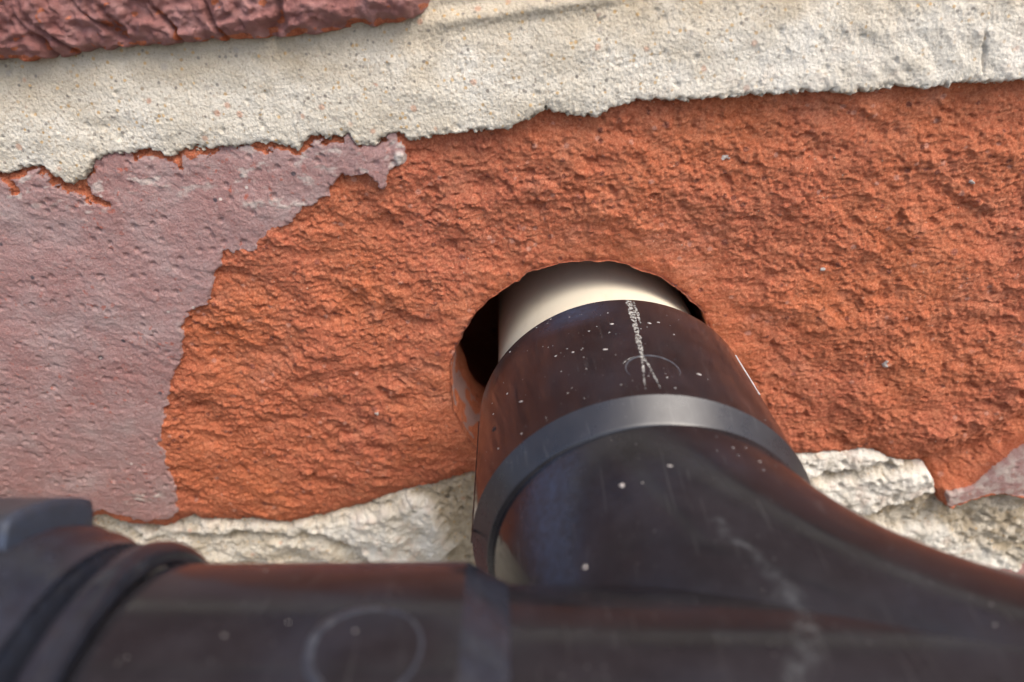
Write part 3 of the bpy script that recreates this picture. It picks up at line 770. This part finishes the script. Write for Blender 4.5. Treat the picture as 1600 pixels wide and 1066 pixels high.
# ------------------------------------------------------------------ the black swept tee
tee = thing('pipe_tee', 'black plastic swept tee fitting pushed over the cream pipe below the hole', 'pipe fitting')
S_MOUTH, S_UP, S_LO = 61.3, 34.2, 31.1
a = Acc()                                                          # body: straight run plus sweeping branch
revolve(a, uu, ub, uw, dens([(-17.2, RB), (46.0, RB)], 0.5), 300)
nt, na = 130, 260
T = np.linspace(0, np.pi / 2, nt); A = np.linspace(0, 2 * np.pi, na, endpoint=False)
TT, AA = np.meshgrid(T, A, indexing='ij')
v = sweep_pt(TT, AA).reshape(-1, 3)
k = np.arange(na); kk = (k + 1) % na
q = np.concatenate([np.stack([i * na + k, i * na + kk, (i + 1) * na + kk, (i + 1) * na + k], 1) for i in range(nt - 1)])
a.add(v, q, stain=stain_at(v), bloom=bloom_at(v))
revolve(a, ub, uu, uw, dens([(S_LO + 1.2, RB), (RA - 0.5, RB)], 0.4) if RA - .5 > S_LO + 1.2 else [(S_LO + 0.5, RB), (RA, RB)], 240)
link('tee_body', a.mesh('tee_body', M_TEE), tee)

def socket(axis, e1, e2, s_in, s_up, s_out, sgn=1, sgn_mat=False, bloom=0.0):
    """chamfered shoulder s_in..s_up, barrel to s_out with a rounded mouth"""
    a = Acc()
    prof = dens([(s_up, RS)] + [(s_up + (s_out - 1.4 - s_up) * i / 40, RS + (RM - RS) * i / 40) for i in range(1, 41)], 0.6)
    L = s_out - 1.4 * sgn
    prof = dens([(s_up, RS), (L, RM + 0.25)], 0.6) + [(L + sgn * 1.4 * math.sin(math.radians(x)), RM + 0.25 - 1.4 * (1 - math.cos(math.radians(x)))) for x in range(15, 91, 15)] + [(s_out, 18.05)]
    revolve(a, axis, e1, e2, prof, 260)
    o = link('socket', a.mesh('socket', M_TEE), tee)
    c = Acc(); c.force = bloom  # blue painted on the shoulder as reflected sky
    d = (s_up - s_in)
    prof = [(s_in - 0.02 * d, RB - 2.5), (s_in, RB)] + dens([(s_in + 0.03 * d, RB + 0.10), (s_up - 0.06 * d, RS - 0.12), (s_up, RS)], 0.3)
    revolve(c, axis, e1, e2, prof, 260)
    sh = link('shoulder', c.mesh('shoulder', M_CHAMF if sgn_mat else M_TEE), o)
    return o
sk_b = socket(ub, uu, uw, S_LO, S_UP, S_MOUTH, 1, True)
sk_l = socket(uu, ub, uw, -17.2, -20.8, -47.6, -1, False, 0.25)  # shoulder tinted blue, standing in for sky reflected in it
sk_r = socket(uu, ub, uw, 44.0, 47.6, 74.0)

# rolled bead round the mouth of the left socket
a = Acc(); a.force = 0.2  # bluish reflection of the sky put into the bead's colour
revolve(a, uu, ub, uw, [(-48.2 + 1.35 * math.cos(x), 21.6 + 1.35 * math.sin(x)) for x in np.linspace(math.pi * 1.15, -math.pi * .15, 18)], 260)
link('mouth_bead', a.mesh('mouth_bead', M_TEE), tee)

# raised rings moulded on two sockets
def moulded_ring(axis, e1, e2, s0, ang0, rad, parent, R0, wire=0.22):
    a = Acc(); n, m = 72, 8
    ph = np.linspace(0, 2 * np.pi, n, endpoint=False); ps = np.linspace(0, 2 * np.pi, m, endpoint=False)
    P, Q = np.meshgrid(ph, ps, indexing='ij')
    rr = rad + wire * np.cos(Q)
    s = s0 + rr * np.sin(P); an = ang0 + rr * np.cos(P) / R0
    R_ = R0 - 0.05 + wire * 0.6 * np.sin(Q)
    v = (J + s[..., None] * axis + R_[..., None] * (np.cos(an)[..., None] * e1 + np.sin(an)[..., None] * e2)).reshape(-1, 3)
    i, j = np.meshgrid(np.arange(n), np.arange(m), indexing='ij')
    q = np.stack([i * m + j, ((i + 1) % n) * m + j, ((i + 1) % n) * m + (j + 1) % m, i * m + (j + 1) % m], -1).reshape(-1, 4)
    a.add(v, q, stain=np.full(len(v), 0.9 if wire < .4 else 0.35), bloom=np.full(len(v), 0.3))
    link('moulded_ring', a.mesh('moulded_ring', M_TEE), parent)
moulded_ring(ub, uu, uw, 40.2, math.radians(89.6), 3.2, tee, 21.05, 0.26)
moulded_ring(uu, ub, uw, -27.4, math.radians(89.0), 3.9, tee, 20.95, 0.5)

# the mould's parting seam along both sides of the branch socket
def seam(ang, s0, s1, mat, wd=0.16, ht=0.16):
    a = Acc(); n = 60
    S = np.linspace(s0, s1, n)
    base = 21.2 - 0.25 * (S - 34) / 26
    rows_ = []
    for k, (da, dr) in enumerate([(-wd, -0.05), (-wd * .4, ht), (wd * .4, ht), (wd, -0.05)]):
        an = np.radians(ang) + (da + 0.05 * perlin(S / 1.3, S * 0 + k, 221)) / 21
        R_ = base + dr * (0.8 + 0.3 * perlin(S / 2, S * 0, 223))
        rows_.append(J + S[:, None] * ub + R_[:, None] * (np.cos(an)[:, None] * uu + np.sin(an)[:, None] * uw))
    v = np.stack(rows_, 1).reshape(-1, 3)
    q = np.concatenate([np.stack([np.arange(n - 1) * 4 + c, np.arange(n - 1) * 4 + c + 1, np.arange(1, n) * 4 + c + 1, np.arange(1, n) * 4 + c], 1) for c in range(3)])
    a.add(v, q, stain=np.zeros(len(v)), bloom=np.zeros(len(v)))
    o = link('moulding_seam', a.mesh('moulding_seam', mat), tee)
    return o
seam(38, 47.5, 58.5, M_SCUFF, 0.2, 0.14)
seam(176, 32.0, 58.0, M_TEE)

# crust of limescale that has run down from the socket's mouth
def streak(path, seed, name='limescale_streak', R0=21.0, acc=None, wide=1.1):
    S = []
    p = np.array(path, float)
    L = np.concatenate([[0], np.cumsum(np.hypot(np.diff(p[:, 0]), np.diff(np.radians(p[:, 1]) * R0))) ])
    n = int(L[-1] / 0.14)
    t = np.linspace(0, L[-1], n)
    s = np.interp(t, L, p[:, 0]); an = np.radians(np.interp(t, L, p[:, 1])); w = np.interp(t, L, p[:, 2]) * wide
    m = 9
    e = np.linspace(-1, 1, m)
    E, Tt = np.meshgrid(e, t); ww = w[:, None] * (0.75 + 0.45 * perlin(Tt / 1.6, 0 * E, seed) + 0.25 * perlin(Tt / 0.3, E * 1.5, seed + 8))
    an2 = an[:, None] + (E * ww + 0.10 * perlin(Tt / 1.1, 0 * E, seed + 2)) / R0
    hh = 0.10 * (1 - E ** 2) * (0.15 + 1.0 * perlin(Tt / 0.45, E * 2.2, seed + 4) ) 
    base = 21.2 - 0.25 * (s - 34) / 26
    R_ = base[:, None] + np.where(np.abs(E) > 0.99, -0.03, hh + 0.012)
    v = (J + s[:, None, None] * ub + R_[..., None] * (np.cos(an2)[..., None] * uu + np.sin(an2)[..., None] * uw)).reshape(-1, 3)
    acc.add(v, grid_quads(m, n))
a = Acc()
streak([(59.9, 89.2, 0.55), (57, 89.4, 0.62), (53, 90.0, 0.55), (50, 90.5, 0.45), (47, 91.0, 0.50), (43.0, 91.8, 0.26), (39.2, 93.2, 0.17), (35.4, 94.4, 0.06)], 301, acc=a)
streak([(59.5, 87.4, 0.16), (56, 87.6, 0.28), (52.5, 88.0, 0.10)], 307, acc=a)
streak([(43.2, 91.6, 0.20), (41.1, 90.7, 0.22), (38.4, 90.2, 0.16), (35.5, 89.6, 0.05)], 311, acc=a)
streak([(43.0, 92.0, 0.16), (43.1, 95.0, 0.14), (42.2, 97.8, 0.16), (41.6, 98.6, 0.12)], 317, acc=a)
link('limescale_streak', a.mesh('limescale_streak', M_LIME), tee)

# specks of dried paint and grit on the upper side of the fitting
a = Acc()
rs = np.random.RandomState(4)
def speck(p, nrm, r):
    t1 = np.cross(nrm, [0.3, 0.8, 0.52]); t1 /= np.linalg.norm(t1); t2 = np.cross(nrm, t1)
    n = 8; ph = np.arange(n) * 2 * np.pi / n
    rr = r * (1 + 0.25 * rs.randn(n).clip(-1, 1))
    sx = 1 + 1.3 * rs.rand() ** 3
    ring = p + (sx * rr * np.cos(ph))[:, None] * t1 + (rr * np.sin(ph))[:, None] * t2 - 0.02 * nrm
    mid = p + 0.62 * (ring - p) + 0.30 * r * nrm
    v = np.concatenate([ring, mid, [p + 0.42 * r * nrm]])
    k = np.arange(n); kk = (k + 1) % n
    a.add(v, np.stack([k, kk, n + kk, n + k], 1), np.stack([n + k, n + kk, np.full(n, 2 * n)], 1))
def size(): return float(np.clip(rs.lognormal(-2.35, 0.55), 0.045, 0.34))
for i in range(105):                                               # branch socket
    s = rs.uniform(35, 60.2); an = np.radians(rs.normal(112, 22))
    nr = np.cos(an) * uu + np.sin(an) * uw
    speck(J + s * ub + (21.2 - 0.25 * (s - 34) / 26) * nr, nr, 0.85 * size() * (1.0 if rs.rand() < .6 else 0.6))
for i in range(34):                                                # sweep
    t = rs.uniform(0.0, 1.1); an = np.radians(rs.normal(95, 28))
    p = sweep_pt(np.array([t]), np.array([an]))[0]; c = sweep_pt(np.array([t]), np.array([an]), 0.0)[0]
    nr = (p - c) / np.linalg.norm(p - c)
    if np.hypot((p - J) @ ub, (p - J) @ uw) > RB + 0.1: speck(p, nr, size() * 0.6)
for s_, an_, rr_ in ((43.5, 152, 0.0),):
    pass
for px in ((-6.0, -22.0, .30), (-9.0, -13.2, .22)):
    x_, y_, r_s = px                                               # the few big white ones
    z_ = math.sqrt(max(RB * RB - (x_ if y_ < -15.5 else y_) ** 2, 1.0))
    if x_ > 0: continue
    if abs(x_) > abs(y_): z_ = math.sqrt(RB * RB - x_ * x_)
    p = J + x_ * uu - y_ * ub + z_ * uw
    nr = (x_ * uu + z_ * uw) if True else uw
    nr = nr / np.linalg.norm(nr); speck(J - y_ * ub + RB * nr, nr, r_s)
for i in range(16):                                                # run sockets
    s = rs.uniform(-46, -21); an = np.radians(rs.normal(78, 22)); nr = np.cos(an) * ub + np.sin(an) * uw
    speck(J + s * uu + 21.15 * nr, nr, size() * 0.5)
sp = link('paint_speck', a.mesh('paint_speck', M_SPECK, True), tee)
tag(sp, kind='stuff')
# one dark crumb on the socket's left flank
a = Acc(); an = math.radians(152); nr = math.cos(an) * uu + math.sin(an) * uw
speck(J + 43.7 * ub + 21.12 * nr, nr, 0.42)
link('tar_crumb', a.mesh('tar_crumb', simple('tar', (0.012, 0.012, 0.016), 0.35)), tee)

# ------------------------------------------------------------------ left fitting, wider than the tee
nut = thing('pipe_coupling', 'wider black pipe coupling joined to the left end of the tee', 'pipe fitting')
a = Acc()
fil = []
for i in range(0, 13):                                             # hollow flare down to the lip
    t = math.radians(90 * i / 12)
    fil.append((-55.2 + 4.0 * (1 - math.cos(t)), 26.6 - 3.9 * math.sin(t)))
revolve(a, uu, ub, uw, dens([(-100.0, 24.6), (-58.4, 24.6)], 0.5), 300)
link('coupling_barrel', a.mesh('coupling_barrel', M_NUT), nut)
a = Acc(); a.force = 0.3                                          # hollow flare and its lip, blue sky reflection painted in
revolve(a, uu, ub, uw, dens([(-58.4, 24.6), (-56.6, 24.6)], 0.5) + rnd((-56.4, 24.2), 0.4, 90, 10, 4) + [p for p in fil[2:] if p[1] < 24.0] + [(-51.3, 22.65), (-50.9, 22.2), (-51.0, 18.3)], 300)
link('flared_collar', a.mesh('flared_collar', M_TEE), nut)
for rib_a in (57, 147, 237, 327):                                  # flat ribs for gripping
    a = Acc(); a.force = 0.15
    A = np.radians(np.concatenate([[rib_a - 15], rib_a + np.array([-14.2, -13.5, -12.4]), np.linspace(rib_a - 11, rib_a + 11, 17), rib_a + np.array([12.4, 13.5, 14.2]), [rib_a + 15]]))
    hgt = np.concatenate([[-0.3, 0.9, 1.6, 1.95], np.full(17, 2.1), [1.95, 1.6, 0.9, -0.3]])
    S = np.array([-100.0] + list(np.linspace(-99, -56.6, 40)) + [-56.2, -55.95, -55.9, -55.9])
    f = np.array([1.0] * 41 + [1.0, 0.97, 0.6, -0.2])
    SS, AA = np.meshgrid(S, A, indexing='ij')
    RR = 24.6 + np.minimum(hgt[None, :], f[:, None] * 2.1)
    v = (J + SS[..., None] * uu + RR[..., None] * (np.cos(AA)[..., None] * ub + np.sin(AA)[..., None] * uw)).reshape(-1, 3)
    a.add(v, grid_quads(len(A), len(S)), stain=np.zeros(len(v)), bloom=np.full(len(v), 0.2) + 0.5 * (np.repeat(S, len(A)) > -56.5))  # right ends bluer: sky reflection painted into the colour
    link('grip_rib', a.mesh('grip_rib', M_RIB), nut)
a = Acc()
plain_pipe(a, uu, ub, uw, -52.0, -30.0, 18.4, 16.0)
link('spigot', a.mesh('spigot', M_TEE), nut)
a = Acc()
plain_pipe(a, uu, ub, uw, -320.0, -96.0, 18.0, 16.0)
tag(link('drain_pipe', a.mesh('left_pipe', M_NUT)), 'black pipe running left from the wider coupling', 'pipe')
a = Acc()
plain_pipe(a, uu, ub, uw, 60.0, 320.0, 18.0, 16.0)
tag(link('drain_pipe', a.mesh('right_pipe', M_NUT)), 'black pipe running right out of the tee', 'pipe')
